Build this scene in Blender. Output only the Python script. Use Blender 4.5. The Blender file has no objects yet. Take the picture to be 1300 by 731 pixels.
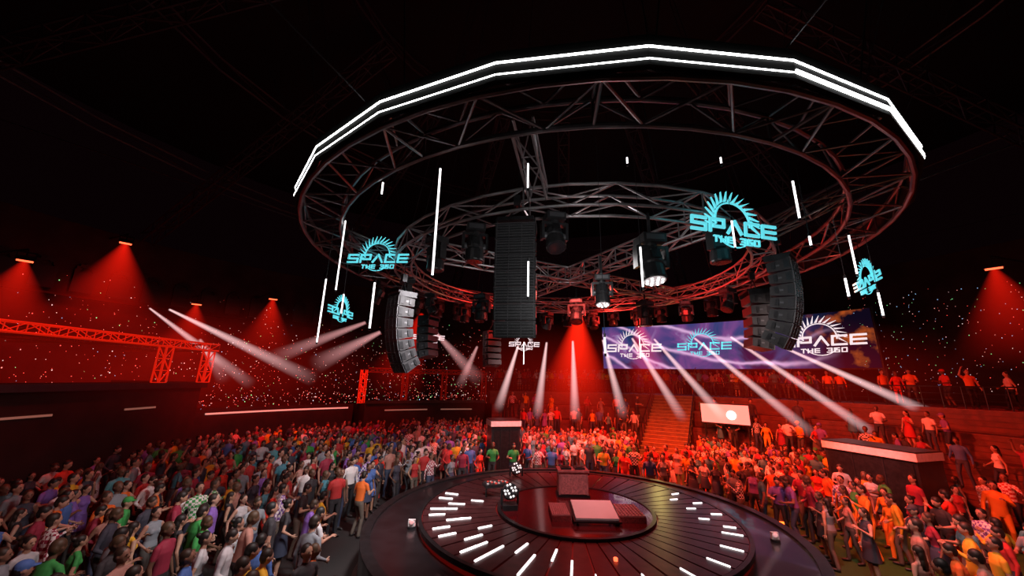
import bpy, math, random
import numpy as np
from mathutils import Vector, Matrix
random.seed(7); np.random.seed(7)
pi=math.pi
sc=bpy.context.scene
COL=bpy.context.collection
CX,CY=1.78,10.92           # centre of the round stage and of the ring rig

# ------------------------------------------------------------------ materials
def mat(name,col=(.5,.5,.5),rough=.5,metal=0,em=None,es=0,noise=0,nscale=8,sample=True,bump=0,coat=0):
    m=bpy.data.materials.new(name); m.use_nodes=True; nt=m.node_tree
    b=nt.nodes['Principled BSDF']
    b.inputs['Base Color'].default_value=(*col,1); b.inputs['Roughness'].default_value=rough
    b.inputs['Metallic'].default_value=metal
    if coat: b.inputs['Coat Weight'].default_value=coat
    if em: b.inputs['Emission Color'].default_value=(*em,1); b.inputs['Emission Strength'].default_value=es
    if noise or bump:
        tc=nt.nodes.new('ShaderNodeTexCoord'); n=nt.nodes.new('ShaderNodeTexNoise'); n.inputs['Scale'].default_value=nscale
        n.inputs['Detail'].default_value=4
        nt.links.new(tc.outputs['Object'],n.inputs['Vector'])
        if noise:
            r=nt.nodes.new('ShaderNodeValToRGB')
            r.color_ramp.elements[0].position=.3; r.color_ramp.elements[1].position=.7
            r.color_ramp.elements[0].color=(*[c*(1-noise) for c in col],1)
            r.color_ramp.elements[1].color=(*[min(1,c*(1+noise)) for c in col],1)
            nt.links.new(n.outputs['Fac'],r.inputs['Fac']); nt.links.new(r.outputs['Color'],b.inputs['Base Color'])
        if bump:
            bp=nt.nodes.new('ShaderNodeBump'); bp.inputs['Strength'].default_value=bump
            nt.links.new(n.outputs['Fac'],bp.inputs['Height']); nt.links.new(bp.outputs['Normal'],b.inputs['Normal'])
    if not sample: m.cycles.emission_sampling='NONE'
    return m
M={}
M['alu']=mat('truss_steel',(.26,.24,.25),.34,.85,noise=.25,nscale=3)
M['alu2']=mat('truss_aluminium',(.42,.40,.41),.36,.8,noise=.2,nscale=3)
M['alured']=mat('truss_red_lit',(.6,.03,.02),.4,.3,em=(1,.02,.005),es=.45,noise=.3,nscale=2,sample=False)  # red light on the truss is put into its colour and emission
M['alured2']=mat('truss_red_dim',(.3,.02,.015),.4,.4,em=(1,.02,.005),es=.06,noise=.3,nscale=2,sample=False)  # weaker copy of the truss metal, red light again put into the colour
M['black']=mat('black_plastic',(.024,.024,.026),.38,0,noise=.3,nscale=12)
M['blackm']=mat('black_metal',(.035,.035,.038),.35,.6,noise=.3)
M['grille']=mat('speaker_grille',(.08,.08,.085),.45,.3,noise=.4,nscale=60)
M['fascia']=mat('ring_fascia',(.003,.003,.003),.9,0,noise=.3)
M['led']=mat('white_led',(1,1,1),.5,0,em=(1,1,1),es=8)
M['ledt']=mat('white_led_tube',(1,1,1),.5,0,em=(1,.97,.97),es=2.5,sample=False)
M['ledfloor']=mat('white_led_bar',(1,1,1),.5,0,em=(1,.95,.95),es=2.0,sample=False)
M['cyan']=mat('cyan_sign',(.1,.5,.55),.5,0,em=(.13,.72,.82),es=.95,sample=False)
M['signw']=mat('white_sign',(.8,.8,.8),.5,0,em=(1,.88,.92),es=.9,sample=False)
M['warm']=mat('warm_strip',(.4,.25,.2),.5,0,em=(1,.5,.36),es=.14,sample=False)
M['amber']=mat('amber_lens',(1,.4,.05),.5,0,em=(1,.16,.02),es=3,sample=False)
M['redlens']=mat('red_lens',(1,.3,.2),.5,0,em=(1,.11,.04),es=3,sample=False)
M['lens']=mat('glass_lens',(.6,.6,.65),.15,.2,em=(1,.85,.85),es=.4,sample=False)
M['lensdark']=mat('dark_lens',(.05,.05,.06),.1,.5)
M['stage']=mat('stage_gloss_black',(.018,.015,.017),.3,0,noise=.3,nscale=2,coat=.3)
M['slat']=mat('stage_slat',(.085,.028,.03),.3,.3,noise=.35,nscale=5)
M['reddeck']=mat('red_gloss_deck',(.11,.006,.009),.2,0,noise=.25,nscale=3,coat=.6)
M['redbox']=mat('dj_box_red',(.55,.18,.18),.45,0,noise=.2)
M['mesh']=mat('red_mesh_panel',(.3,.03,.03),.6,.2,noise=.6,nscale=45)
M['tabl']=mat('pale_table_top',(.85,.68,.69),.4,0,noise=.08,nscale=1.5)
M['wood']=mat('terrace_wood',(.10,.03,.02),.6,0,noise=.45,nscale=2.5)
M['woodl']=mat('stair_wood',(.16,.09,.03),.55,0,noise=.35,nscale=3)
M['wall']=mat('arena_wall',(.035,.02,.02),.85,0,noise=.5,nscale=.7)
M['bar']=mat('bar_wall',(.022,.009,.009),.7,0,noise=.4,nscale=1.5)
M['edge']=mat('pale_edge',(.8,.77,.77),.45,0,noise=.1)
M['wire']=mat('steel_wire',(.06,.06,.065),.5,.7)
M['boxpaint']=mat('tower_paint',(.022,.02,.022),.35,0,noise=.3,nscale=4)
M['pinkscreen']=mat('pink_screen',(1,.5,.45),.5,0,em=(1,.38,.34),es=.75)
M['whitehot']=mat('white_spot',(1,1,1),.5,0,em=(1,.95,.9),es=2.5,sample=False)

# ------------------------------------------------------------------ mesh builder
class MB:
    def __init__(s): s.v=[];s.f=[];s.m=[]
    def add(s,vs,fs,m=0):
        o=len(s.v); s.v.extend([tuple(map(float,x)) for x in vs])
        for f in fs: s.f.append(tuple(i+o for i in f)); s.m.append(m)
    def tube(s,a,b,r,r2=None,n=6,m=0):
        a=Vector(a);b=Vector(b);r2=r if r2 is None else r2
        d=(b-a)
        if d.length<1e-6: return
        d.normalize(); u=d.orthogonal().normalized(); w=d.cross(u)
        vs=[]
        for p,rr in((a,r),(b,r2)):
            for i in range(n):
                t=2*pi*i/n; vs.append(p+u*(rr*math.cos(t))+w*(rr*math.sin(t)))
        fs=[(i,(i+1)%n,n+(i+1)%n,n+i) for i in range(n)]
        fs+= [tuple(range(n-1,-1,-1)),tuple(range(n,2*n))]
        s.add(vs,fs,m)
    def box(s,c,sz,m=0,R=None,taper=1):
        x,y,z=[q/2 for q in sz]; vs=[]
        for k,(i,j,l) in enumerate([(-1,-1,-1),(1,-1,-1),(1,1,-1),(-1,1,-1),(-1,-1,1),(1,-1,1),(1,1,1),(-1,1,1)]):
            tt=taper if l>0 else 1
            p=Vector((i*x*tt,j*y*tt,l*z))
            if R is not None: p=R@p
            vs.append(p+Vector(c))
        s.add(vs,[(0,3,2,1),(4,5,6,7),(0,1,5,4),(1,2,6,5),(2,3,7,6),(3,0,4,7)],m)
    def loft(s,rings,m=0):
        n=len(rings[0]); vs=[p for r in rings for p in r]; fs=[]
        for k in range(len(rings)-1):
            for i in range(n):
                fs.append((k*n+i,k*n+(i+1)%n,(k+1)*n+(i+1)%n,(k+1)*n+i))
        fs.append(tuple(range(n-1,-1,-1))); fs.append(tuple((len(rings)-1)*n+i for i in range(n)))
        s.add(vs,fs,m)
    def ell(s,c,r,m=0,nu=12,nv=8,R=None):
        c=Vector(c)
        vs=[];fs=[]
        def P(x,y,z):
            p=Vector((x*r[0],y*r[1],z*r[2])); 
            return (R@p if R is not None else p)+c
        vs.append(P(0,0,-1))
        for j in range(1,nv):
            t=-pi/2+pi*j/nv
            for i in range(nu): a=2*pi*i/nu; vs.append(P(math.cos(t)*math.cos(a),math.cos(t)*math.sin(a),math.sin(t)))
        vs.append(P(0,0,1))
        for i in range(nu): fs.append((0,1+(i+1)%nu,1+i))
        for j in range(nv-2):
            for i in range(nu): fs.append((1+j*nu+i,1+j*nu+(i+1)%nu,1+(j+1)*nu+(i+1)%nu,1+(j+1)*nu+i))
        L=len(vs)-1;o=1+(nv-2)*nu
        for i in range(nu): fs.append((o+i,o+(i+1)%nu,L))
        s.add(vs,fs,m)
    def sector(s,r0,r1,z0,z1,a0,a1,n,m=0,cx=CX,cy=CY,closed=False,mtop=None):
        vs=[]
        k=n if closed else n+1
        for i in range(k):
            a=a0+(a1-a0)*i/n
            for r,z in((r0,z0),(r1,z0),(r1,z1),(r0,z1)): vs.append((cx+r*math.cos(a),cy+r*math.sin(a),z))
        o=len(s.v); s.v.extend(vs)
        for i in range(n):
            A=i*4;B=((i+1)%k)*4
            for q,(p,t) in enumerate([(0,1),(1,2),(2,3),(3,0)]):
                s.f.append((o+A+p,o+A+t,o+B+t,o+B+p)); s.m.append(mtop if (mtop is not None and q==2) else m)
        if not closed:
            s.f.append((o,o+3,o+2,o+1));s.m.append(m); e=n*4; s.f.append((o+e,o+e+1,o+e+2,o+e+3)); s.m.append(m)
    def disc(s,r,z0,z1,n,m=0,cx=CX,cy=CY,mtop=None):
        vs=[(cx+r*math.cos(2*pi*i/n),cy+r*math.sin(2*pi*i/n),z) for z in(z0,z1) for i in range(n)]
        s.add(vs,[(i,(i+1)%n,n+(i+1)%n,n+i) for i in range(n)]+[tuple(range(n-1,-1,-1))],m)
        s.add(vs[n:],[tuple(range(n))],m if mtop is None else mtop)
    def mesh(s,name,mats,smooth=False):
        me=bpy.data.meshes.new(name); me.from_pydata(s.v,[],s.f)
        for q in mats: me.materials.append(q)
        me.polygons.foreach_set('material_index',s.m)
        if smooth: me.polygons.foreach_set('use_smooth',[True]*len(s.f))
        me.update(); return me
    def obj(s,name,mats,smooth=False,parent=None,loc=(0,0,0)):
        return place(s.mesh(name,mats,smooth),name,loc,parent=parent)
def place(me,name,loc=(0,0,0),rot=(0,0,0),scale=(1,1,1),parent=None):
    o=bpy.data.objects.new(name,me); COL.objects.link(o); o.location=loc; o.rotation_euler=rot; o.scale=scale
    if parent: o.parent=parent
    return o
def empty(name,loc=(0,0,0)):
    o=bpy.data.objects.new(name,None); COL.objects.link(o); o.location=loc; return o
def pol(r,a,z): return Vector((CX+r*math.cos(a),CY+r*math.sin(a),z))
D=math.radians

# ------------------------------------------------------------------ camera
cd=bpy.data.cameras.new('camera'); cd.sensor_width=36; cd.lens=465/1300*36; cd.clip_end=300; cd.clip_start=.05
cam=bpy.data.objects.new('camera',cd); COL.objects.link(cam); sc.camera=cam
cam.matrix_world=Matrix.Translation((0,0,4.5))@Matrix.Rotation(pi/2+.2455,4,'X')@Matrix.Rotation(.02,4,'Z')
sc.view_settings.view_transform='Standard'
w=bpy.data.worlds.new('night'); sc.world=w; w.use_nodes=True
w.node_tree.nodes['Background'].inputs[0].default_value=(.004,.001,.0015,1); w.node_tree.nodes['Background'].inputs[1].default_value=.5

# ------------------------------------------------------------------ floor & arena shell
def grass():
    m=mat('floor_grass',(.03,.03,.03),.9); nt=m.node_tree;b=nt.nodes['Principled BSDF']
    tc=nt.nodes.new('ShaderNodeTexCoord'); n=nt.nodes.new('ShaderNodeTexNoise'); n.inputs['Scale'].default_value=9; n.inputs['Detail'].default_value=8
    sx=nt.nodes.new('ShaderNodeSeparateXYZ'); r=nt.nodes.new('ShaderNodeValToRGB')
    r.color_ramp.elements[0].color=(.008,.05,.006,1); r.color_ramp.elements[1].color=(.025,.13,.012,1)
    mr=nt.nodes.new('ShaderNodeMapRange'); mr.inputs[1].default_value=6; mr.inputs[2].default_value=10
    mx=nt.nodes.new('ShaderNodeMix'); mx.data_type='RGBA'; mx.inputs[6].default_value=(.02,.016,.016,1)
    nt.links.new(tc.outputs['Object'],n.inputs['Vector']); nt.links.new(tc.outputs['Object'],sx.inputs[0])
    nt.links.new(n.outputs['Fac'],r.inputs[0]); nt.links.new(sx.outputs[0],mr.inputs[0]); nt.links.new(mr.outputs[0],mx.inputs[0])
    nt.links.new(r.outputs[0],mx.inputs[7]); nt.links.new(mx.outputs[2],b.inputs['Base Color'])
    return m
b=MB(); b.sector(0.01,40,-.3,0,0,2*pi,72,closed=True); b.obj('floor',[grass()])
b=MB(); b.sector(31,31.6,0,13.5,0,2*pi,96,closed=True)
b.obj('wall_back',[M['wall']])
b=MB()
for i in range(34):
    a=D(118+i*3.1)
    c=pol(30.9,a,9.9); R=Matrix.Rotation(a-pi/2,3,'Z').to_3x3()
    b.box(c,(1.0,.12,1.3),0,R)
    for k in range(7):
        t=pi*k/6
        b.box(c+R@Vector((math.cos(t)*.4,0,.65+math.sin(t)*.4)),(.24,.14,.24),0,R)
    b.box(pol(30.8,a,8.95),(1.7,.3,.12),1,R)
M['win']=mat('dim_window',(.012,.008,.008),.4)
b.obj('window_1',[M['win'],M['bar']])
b=MB(); b.sector(21,30.9,0,2.45,D(128),D(235),44,0)
b.sector(21.05,21.25,2.45,2.62,D(128),D(235),44,0)
b.obj('wall_left',[M['bar']])
b=MB(); b.sector(20.93,20.99,2.32,2.41,D(129),D(151),14,0); b.obj('trim_1',[mat('warm_trim_led',(.8,.6,.5),.5,em=(1,.5,.42),es=.5,sample=False)])
T=[(15.0,.9),(16.4,1.8),(17.8,2.7),(19.2,3.6)]
b=MB()
A0,A1=D(-75),D(100)
for (r,z),nx in zip(T,[16.4,17.8,19.2,30.9]):
    b.sector(r,nx,0,z,A0,A1,80,0)
    for k in range(4): b.sector(r-.03,r+.0,z-.9+.07+k*.22,z-.9+.25+k*.22,A0,A1,80,1)
    b.sector(r-.06,r+.3,z,z+.04,A0,A1,80,2)
b.obj('wooden_terrace',[M['wood'],mat('terrace_plank',(.12,.032,.02),.5,0,noise=.4,nscale=3),mat('terrace_nosing',(.16,.05,.035),.45,0,noise=.3)])
b=MB(); a=D(58.5); R=Matrix.Rotation(a-pi/2,3,'Z')
for i in range(20):
    r=12.2+i*.36; z=.18*(i+1)
    c=pol(r+.2,a,z/2); b.box(c,(2.6,.42,z),0,R)
    b.box(pol(r+.0,a,z-.02),(2.65,.06,.05),1,R)
for sgn in(-1,1):
    for i in range(11):
        r=12.3+i*.7; z=.18*((r-12.2)/.36)
        p=pol(r,a,0)+R@Vector((sgn*1.35,0,0)); b.tube(p+Vector((0,0,z)),p+Vector((0,0,z+.95)),.025,m=2)
    p0=pol(12.3,a,.95)+R@Vector((sgn*1.35,0,0)); p1=pol(19.3,a,.95+3.55)+R@Vector((sgn*1.35,0,0)); b.tube(p0,p1,.03,m=2)
b.obj('wooden_staircase',[M['woodl'],mat('stair_nosing',(.3,.2,.07),.5,0,noise=.2),M['blackm']])
b=MB()
for seg in((-60,54),(63,99)):
    n=int((seg[1]-seg[0])/2)
    for i in range(n+1):
        a=D(seg[0]+2*i); b.tube(pol(19.35,a,3.6),pol(19.35,a,4.6),.025)
        if i<n:
            a2=D(seg[0]+2*i+2)
            for z in(4.6,4.3,4.0,3.75): b.tube(pol(19.35,a,z),pol(19.35,a2,z),.02 if z<4.5 else .03)
b.obj('guard_railing',[M['blackm']])

# ------------------------------------------------------------------ truss helpers
def ring_truss(b,r0,r1,z0,z1,nb,rc,rd,m=0):
    for i in range(nb):
        a=2*pi*i/nb;a2=2*pi*(i+1)/nb
        for r in(r0,r1):
            for z in(z0,z1): b.tube(pol(r,a,z),pol(r,a2,z),rc,n=8,m=m)
        for z in(z0,z1):
            if i%2: b.tube(pol(r0,a,z),pol(r1,a2,z),rd,m=m)
            else: b.tube(pol(r1,a,z),pol(r0,a2,z),rd,m=m)
        for r in(r0,r1):
            if i%2: b.tube(pol(r,a,z0),pol(r,a2,z1),rd,m=m)
            else: b.tube(pol(r,a,z1),pol(r,a2,z0),rd,m=m)
        if i%4==0:
            for r in(r0,r1): b.tube(pol(r,a,z0),pol(r,a,z1),rd,m=m)
            for z in(z0,z1): b.tube(pol(r0,a,z),pol(r1,a,z),rd*1.2,m=m)
def line_truss(b,p,q,wd,rc,rd,bay=.8,m=0):
    p=Vector(p);q=Vector(q);d=(q-p);L=d.length;d.normalize()
    up=Vector((0,0,1)) if abs(d.z)<.9 else Vector((1,0,0))
    sx=d.cross(up).normalized(); up=sx.cross(d).normalized()
    cs=[(sx*i+up*j)*(wd/2) for i,j in((-1,-1),(1,-1),(1,1),(-1,1))]
    n=max(1,int(L/bay))
    for c in cs: b.tube(p+c,q+c,rc,m=m)
    for i in range(n):
        s0=p+d*(L*i/n);s1=p+d*(L*(i+1)/n)
        for k in range(4):
            c0,c1=cs[k],cs[(k+1)%4]
            if (i+k)%2: b.tube(s0+c0,s1+c1,rd,n=5,m=m)
            else: b.tube(s0+c1,s1+c0,rd,n=5,m=m)
            b.tube(s0+c0,s0+c1,rd,n=5,m=m)

rig=empty('outer_ring_truss')
b=MB(); ring_truss(b,6.52,7.36,7.99,8.42,60,.045,.022); b.obj('ring_chords',[M['alu']],parent=rig)
b=MB(); NF=26
b.sector(7.42,7.49,8.03,8.46,D(5),D(365),NF,closed=True)
b.obj('fascia_panels',[M['fascia']],parent=rig)
b=MB()
b.sector(7.49,7.505,8.272,8.292,D(5),D(365),NF,closed=True)
b.sector(7.49,7.50,8.105,8.117,D(5),D(365),NF,closed=True)
a5=D(5)+2*pi*np.arange(NF+1)/NF
i0=[i for i in range(NF) if 272<math.degrees(a5[i])<318]
b.sector(7.49,7.508,8.10,8.15,a5[i0[0]],a5[i0[-1]+1],len(i0))
b.obj('led_strips',[M['led']],parent=rig)
b=MB(); ring_truss(b,4.75,5.2,7.45,7.85,40,.03,.016); inner=b.obj('inner_ring_truss',[M['alu2']])
b=MB()
for a in(D(-62),D(28)):
    line_truss(b,pol(4.7,a,7.65),pol(4.7,a+pi,7.65),.4,.03,.017,.6)
for a in (15,75,135,195,255,315):
    line_truss(b,pol(5.2,D(a),7.7),pol(6.5,D(a),8.15),.3,.025,.014,.5)
b.obj('cross_truss',[M['alu2']])
b=MB()
for a in range(0,360,30):
    b.tube(pol(7,D(a),8.42),pol(9.5,D(a+6),21),.012,n=4)
    b.tube(pol(5,D(a+10),7.9),pol(3,D(a+10),21),.01,n=4)
    b.tube(pol(7,D(a),8.42),pol(13,D(a-16),20.6),.008,n=4)
for a in range(0,360,45):
    b.tube(pol(7,D(a+12),8.42),pol(28,D(a+12),14),.012,n=4)
b.obj('rigging_cables',[M['wire']])
b=MB()
for a in range(10,370,24):
    line_truss(b,pol(9,D(a),20.5),pol(30.8,D(a),13.6),.7,.05,.03,1.6)
for r,z in((9,20.5),(16,18.3),(23,16.1)):
    for i in range(30):
        a=2*pi*i/30;a2=2*pi*(i+1)/30
        b.tube(pol(r,a,z),pol(r,a2,z),.05,n=5); b.tube(pol(r,a,z+.6),pol(r,a2,z+.6),.05,n=5); b.tube(pol(r,a,z),pol(r,a2,z+.6),.03,n=4)
b.obj('roof_truss',[mat('roof_steel',(.06,.057,.06),.5,.6)])
b=MB(); b.sector(.05,31.6,21.5,21.6,0,2*pi,48,closed=True); b.obj('ceiling',[mat('ceiling_black',(.003,.003,.003),.95,noise=.3)])

# ------------------------------------------------------------------ LED tubes
TU=[(-4.0,8.1,6.4,8.1),(-2.5,6.3,7.85,8.1),(-1.2,5.3,6.0,7.8),(.2,4.8,7.2,7.6),(1.6,4.6,7.5,7.6),(3,4.7,7.6,7.7),(1.7,4.6,5.7,6.25),
(4.5,5.3,7.05,7.7),(6.3,6.4,6.5,7.25),(-4.15,7.9,5.2,6.6),(-3.9,8.3,5.9,6.35),(-2.4,6.2,5.3,6.1),(.22,4.85,5.6,6.1),(3.1,4.8,6.35,6.75),
(5.4,5.7,5.9,6.2),(6.4,6.2,5.7,6.1),(4.6,5.3,6.6,6.75),(1.2,4.7,4.85,5.05),(7.9,12,5.6,6.6),(-3.4,14.4,5.4,6.4),(5.6,16,5.5,6.5),(0.6,17,5.2,6.2)]
for x,y,z0,z1 in TU:
    b=MB(); r=.016 if y>4.9 else .012
    b.tube((0,0,z0-z1),(0,0,0),r,n=10,m=0); b.tube((0,0,0),(0,0,.05),r*1.2,n=8,m=1); b.tube((0,0,z0-z1-.04),(0,0,z0-z1),r*1.2,n=8,m=1)
    b.tube((0,0,.05),(0,0,max(.1,8.0-z1)),.004,n=4,m=1)
    b.obj('led_tube_light',[M['ledt'],M['blackm']],loc=(x,y,z1))

# ------------------------------------------------------------------ line arrays
M['handle']=mat('array_handle',(.13,.13,.14),.4,.5)
def line_array(n,w=.68,h=.275,d=.42,angs=None):
    b=MB()
    b.box((0,0,.08),(w*.9,.5,.06),2)
    for s in(-1,1):
        b.tube((s*.2,0,.1),(0,0,.45),.012,m=2); b.box((s*w*.47,0,.03),(.03,.45,.12),2)
    b.tube((0,0,.45),(0,0,.75),.01,m=2); b.box((0,0,.5),(.12,.12,.2),2)
    p=Vector((0,-d/2,0))
    for i in range(n):
        th=D(angs[i]); R=Matrix.Rotation(th,3,'X')
        q=lambda x,y,z:p+R@Vector((x,y,z))
        f=h-.012; bk=h*.72; o=(h-bk)/2
        vs=[q(-w/2,0,-f),q(w/2,0,-f),q(w/2,0,0),q(-w/2,0,0),q(-w/2*.86,d,-f+o),q(w/2*.86,d,-f+o),q(w/2*.86,d,-o),q(-w/2*.86,d,-o)]
        b.add(vs,[(0,1,2,3),(5,4,7,6),(1,5,6,2),(4,0,3,7),(3,2,6,7),(4,5,1,0)],0)
        for k in range(5):
            z=-.03-k*(f-.05)/4.6
            b.box(q(0,-.012,z-.01),(w*.92,.02,.022),1,R)
        for xx in(-w*.46,-w*.155,w*.155,w*.46): b.box(q(xx,-.016,-f/2),(.014,.026,f*.94),1,R)
        b.box(q(0,-.014,-.006),(w,.03,.012),3,R)
        for s in(-1,1):
            b.box(q(s*w*.485,.06,-f/2),(.03,.09,f*.6),2,R); b.box(q(s*w*.46,d*.7,-f/2),(.03,.06,f*.5),2,R)
            b.box(q(s*w*.455,d*.42,-f*.5),(.02,.14,.035),3,R)
        p=p+R@Vector((0,0,-h))
    return b.mesh('line_array_mesh',[M['black'],M['grille'],M['blackm'],M['handle']])
AR1=line_array(7,angs=[0,0,1,2,3,5,7]); AR2=line_array(7,angs=[-3,0,4,9,15,22,30]); AR3=line_array(5,w=.7,angs=[0,1,3,6,10])
def arr(me,x,y,z,rot=None,s=1):
    a=math.atan2(y-CY,x-CX); r=a+pi/2 if rot is None else rot
    return place(me,'line_array_speaker',(x,y,z),(0,0,r),(s,)*3)
arr(AR1,.07,6.25,7.2,rot=D(-8),s=1.06)
arr(AR2,-2.75,9.0,6.45,rot=D(-48),s=1.0)
arr(AR2,5.85,7.6,7.1,rot=D(42),s=1.02)
arr(AR3,6.6,9.7,6.85,s=1.1)
arr(AR3,-.77,15.4,6.35)
arr(AR3,-2.9,12.8,6.5)
b=MB()
for x,y,z in((-2.75,9,6.5),(-.77,15.4,6.3),(-2.9,12.8,6.6),(6.6,9.7,6.85)): b.tube((x,y,z+.7),(x,y,7.9),.012)
b.obj('hoist_chain',[M['wire']])

# ------------------------------------------------------------------ moving heads
def moving_head(tilt,lit=0):
    b=MB()
    b.tube((0,0,0),(0,0,-.05),.03,m=1); b.box((0,0,-.1),(.26,.26,.1),0); b.box((0,0,-.1),(.2,.28,.06),1)
    b.tube((0,0,-.15),(0,0,-.18),.07,n=14,m=0)
    b.box((0,0,-.19),(.34,.1,.04),0)
    for q in(-1,1):
        b.box((q*.165,0,-.3),(.035,.11,.24),0); b.tube((q*.18,0,-.36),(q*.1,0,-.36),.05,n=12,m=1)
    R=Matrix.Rotation(D(tilt),3,'X')
    def rg(z,r,n=18): return [Vector((0,0,-.36))+R@Vector((r*math.cos(2*pi*i/n),r*math.sin(2*pi*i/n),z)) for i in range(n)]
    b.loft([rg(.17,.06),rg(.15,.1),rg(.05,.125),rg(-.02,.125),rg(-.04,.11),rg(-.06,.125),rg(-.2,.135),rg(-.22,.13)],0)
    b.loft([rg(-.22,.115),rg(-.228,.11)],2)
    if lit:
        for k in range(12):
            rr=.085 if k<8 else .04; t=2*pi*k/8 if k<8 else 2*pi*k/4+.4
            c=Vector((0,0,-.36))+R@Vector((rr*math.cos(t),rr*math.sin(t),-.23)); b.ell(c,(.016,.016,.012),3,8,5,R)
    b.box(Vector((0,0,-.36))+R@Vector((0,.12,.05)),(.1,.05,.12),1,R)
    b.box(Vector((0,0,-.36))+R@Vector((0,-.12,.05)),(.1,.04,.1),4,R)
    return b.mesh('moving_head_mesh',[M['black'],M['handle'],[M['lensdark'],M['lens']][lit],M['whitehot'],M['blackm']])
MH=[moving_head(t,lit=l) for t,l in((0,0),(30,0),(-25,0),(-12,1))]
k=0
for i in range(16):
    a=D(-99+11+i*22.5); p=pol(4.96,a,7.45)
    if any((p.x-x)**2+(p.y-y)**2<.3 for x,y in((.07,6.25),(-2.75,9),(5.85,7.6),(6.6,9.7),(-.77,15.4),(2.45,6.15))): continue
    place(MH[k%3],'moving_head_light',p,(0,0,a+pi/2+.3*(k%3)),(1.35,)*3); k+=1
place(MH[0],'moving_head_light',(-.72,6.55,7.42),(0,0,.2),(1.35,)*3); place(MH[2],'moving_head_light',(.72,6.0,7.42),(0,0,.2),(1.3,)*3)
place(MH[3],'moving_head_light',(2.45,6.15,7.12),(0,0,.1),(1.6,)*3)
place(MH[3],'moving_head_light',(2.2,8.7,7.1),(0,0,-.1),(1.4,)*3)
place(MH[0],'moving_head_light',(-1.0,11.9,7.3),(0,0,-.3),(1.6,)*3)
place(MH[2],'moving_head_light',(2.2,12.2,7.3),(0,0,-.3),(1.6,)*3)
place(MH[0],'moving_head_light',(4.6,12.4,7.3),(0,0,.5),(1.6,)*3)
b=MB(); b.tube((2.45,6.15,7.12),(2.45,6.15,7.5),.03); b.tube((2.2,8.7,7.1),(2.2,8.7,7.55),.03)
for x,y in((-1,11.9),(2.2,12.2),(4.6,12.4)): b.tube((x,y,7.3),(x,y,7.6),.03)
b.obj('lamp_drop_pipe',[M['blackm']])
for i in range(16):
    a=D(28+i*9); p=pol(6.94,a,7.95)
    place(MH[2 if i%2 else 0],'moving_head_light',p,(0,0,a+pi/2),(1.5,)*3)

# ------------------------------------------------------------------ signs
def stroke(b,pts,wd,dp,m=0):
    P=list(pts)
    for (x0,z0),(x1,z1) in zip(P[:-1],P[1:]):
        L=math.hypot(x1-x0,z1-z0); a=math.atan2(z1-z0,x1-x0)
        b.box(((x0+x1)/2,0,(z0+z1)/2),(L+wd*.9,dp,wd),m,Matrix.Rotation(-a,3,'Y'))
def logo(mat_):
    b=MB(); G={'S':[[(1,1),(0,1),(0,.52),(1,.48),(1,0),(0,0)]],'P':[[(0,0),(0,1),(1,1),(1,.4),(.25,.4)]],'A':[[(0,0),(.5,1),(1,0)]],
    'C':[[(1,1),(0,1),(0,0),(1,0)]],'E':[[(1,1),(0,1)],[(1,.5),(0,.5)],[(1,0),(0,0)],[(0,1),(0,0)]],
    'T':[[(0,1),(1,1)],[(.5,1),(.5,0)]],'H':[[(0,0),(0,1)],[(1,0),(1,1)],[(0,.5),(1,.5)]],'3':[[(0,1),(1,1),(1,0),(0,0)],[(.3,.5),(1,.5)]],
    '6':[[(1,1),(0,1),(0,0),(1,0),(1,.5),(0,.5)]],'0':[[(0,0),(1,0),(1,1),(0,1),(0,0)]]}
    def word(t,x0,z0,cw,ch,gap,wd):
        x=x0
        for c in t:
            if c!=' ':
                for st in G[c]: stroke(b,[(x+px*cw+pz*ch*.12,z0+pz*ch) for px,pz in st],wd,.03)
                x+=cw+gap
            else: x+=gap*2
    word('SPACE',-.78,-.13,.25,.2,.085,.045)
    word('THE 360',-.40,-.3,.085,.09,.05,.02)
    n=26
    stroke(b,[(.33*math.cos(pi*(i/n)*1.1-.15),.33*math.sin(pi*(i/n)*1.1-.15)+.06) for i in range(n+1)],.022,.03)
    stroke(b,[(.37*math.cos(pi+pi*(i/14)),.37*math.sin(pi+pi*(i/14))+.0) for i in range(3,12)],.018,.02)
    for i in range(17):
        t=pi*(i/16)*1.12-.18; s=t-.13
        A=(.36*math.cos(t),.36*math.sin(t)+.06);B=(.36*math.cos(t+.12),.36*math.sin(t+.12)+.06);Cc=(.53*math.cos(s),.53*math.sin(s)+.06)
        vs=[(q[0],y,q[1]) for y in(-.015,.015) for q in(A,B,Cc)]
        b.add(vs,[(0,1,2),(5,4,3),(0,3,4,1),(1,4,5,2),(2,5,3,0)],0)
    return b.mesh('sun_logo_mesh',[mat_])
LC=logo(M['cyan']); LW=logo(M['signw'])
def sign(me,x,y,z,s=1,rot=None):
    a=math.atan2(y-CY,x-CX)
    return place(me,'illuminated_logo_sign',(x,y,z),(0,0,a+pi/2 if rot is None else rot),(s,)*3)
sign(LC,-3.5,9.0,7.5,.98,rot=D(-4)); sign(LC,3.76,5.8,7.13,1.08,rot=D(14))
sign(LC,-5.4,11.5,6.5,.9); sign(LC,8.06,8.0,6.85,.85)
sign(LW,.62,17.8,6.2,.9,rot=D(0)); sign(LW,-3.7,16.5,6.3,.85,rot=D(20))
b=MB()
for x,y,z in((-3.5,9,7.55),(3.76,5.8,7.15),(-5.4,11.5,6.5),(8.06,8,6.85),(.62,17.8,6.2),(-3.7,16.5,6.3)):
    b.tube((x,y+.03,z+.3),(x,y+.03,8),.006,n=4)
b.obj('sign_hanger',[M['wire']])

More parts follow.
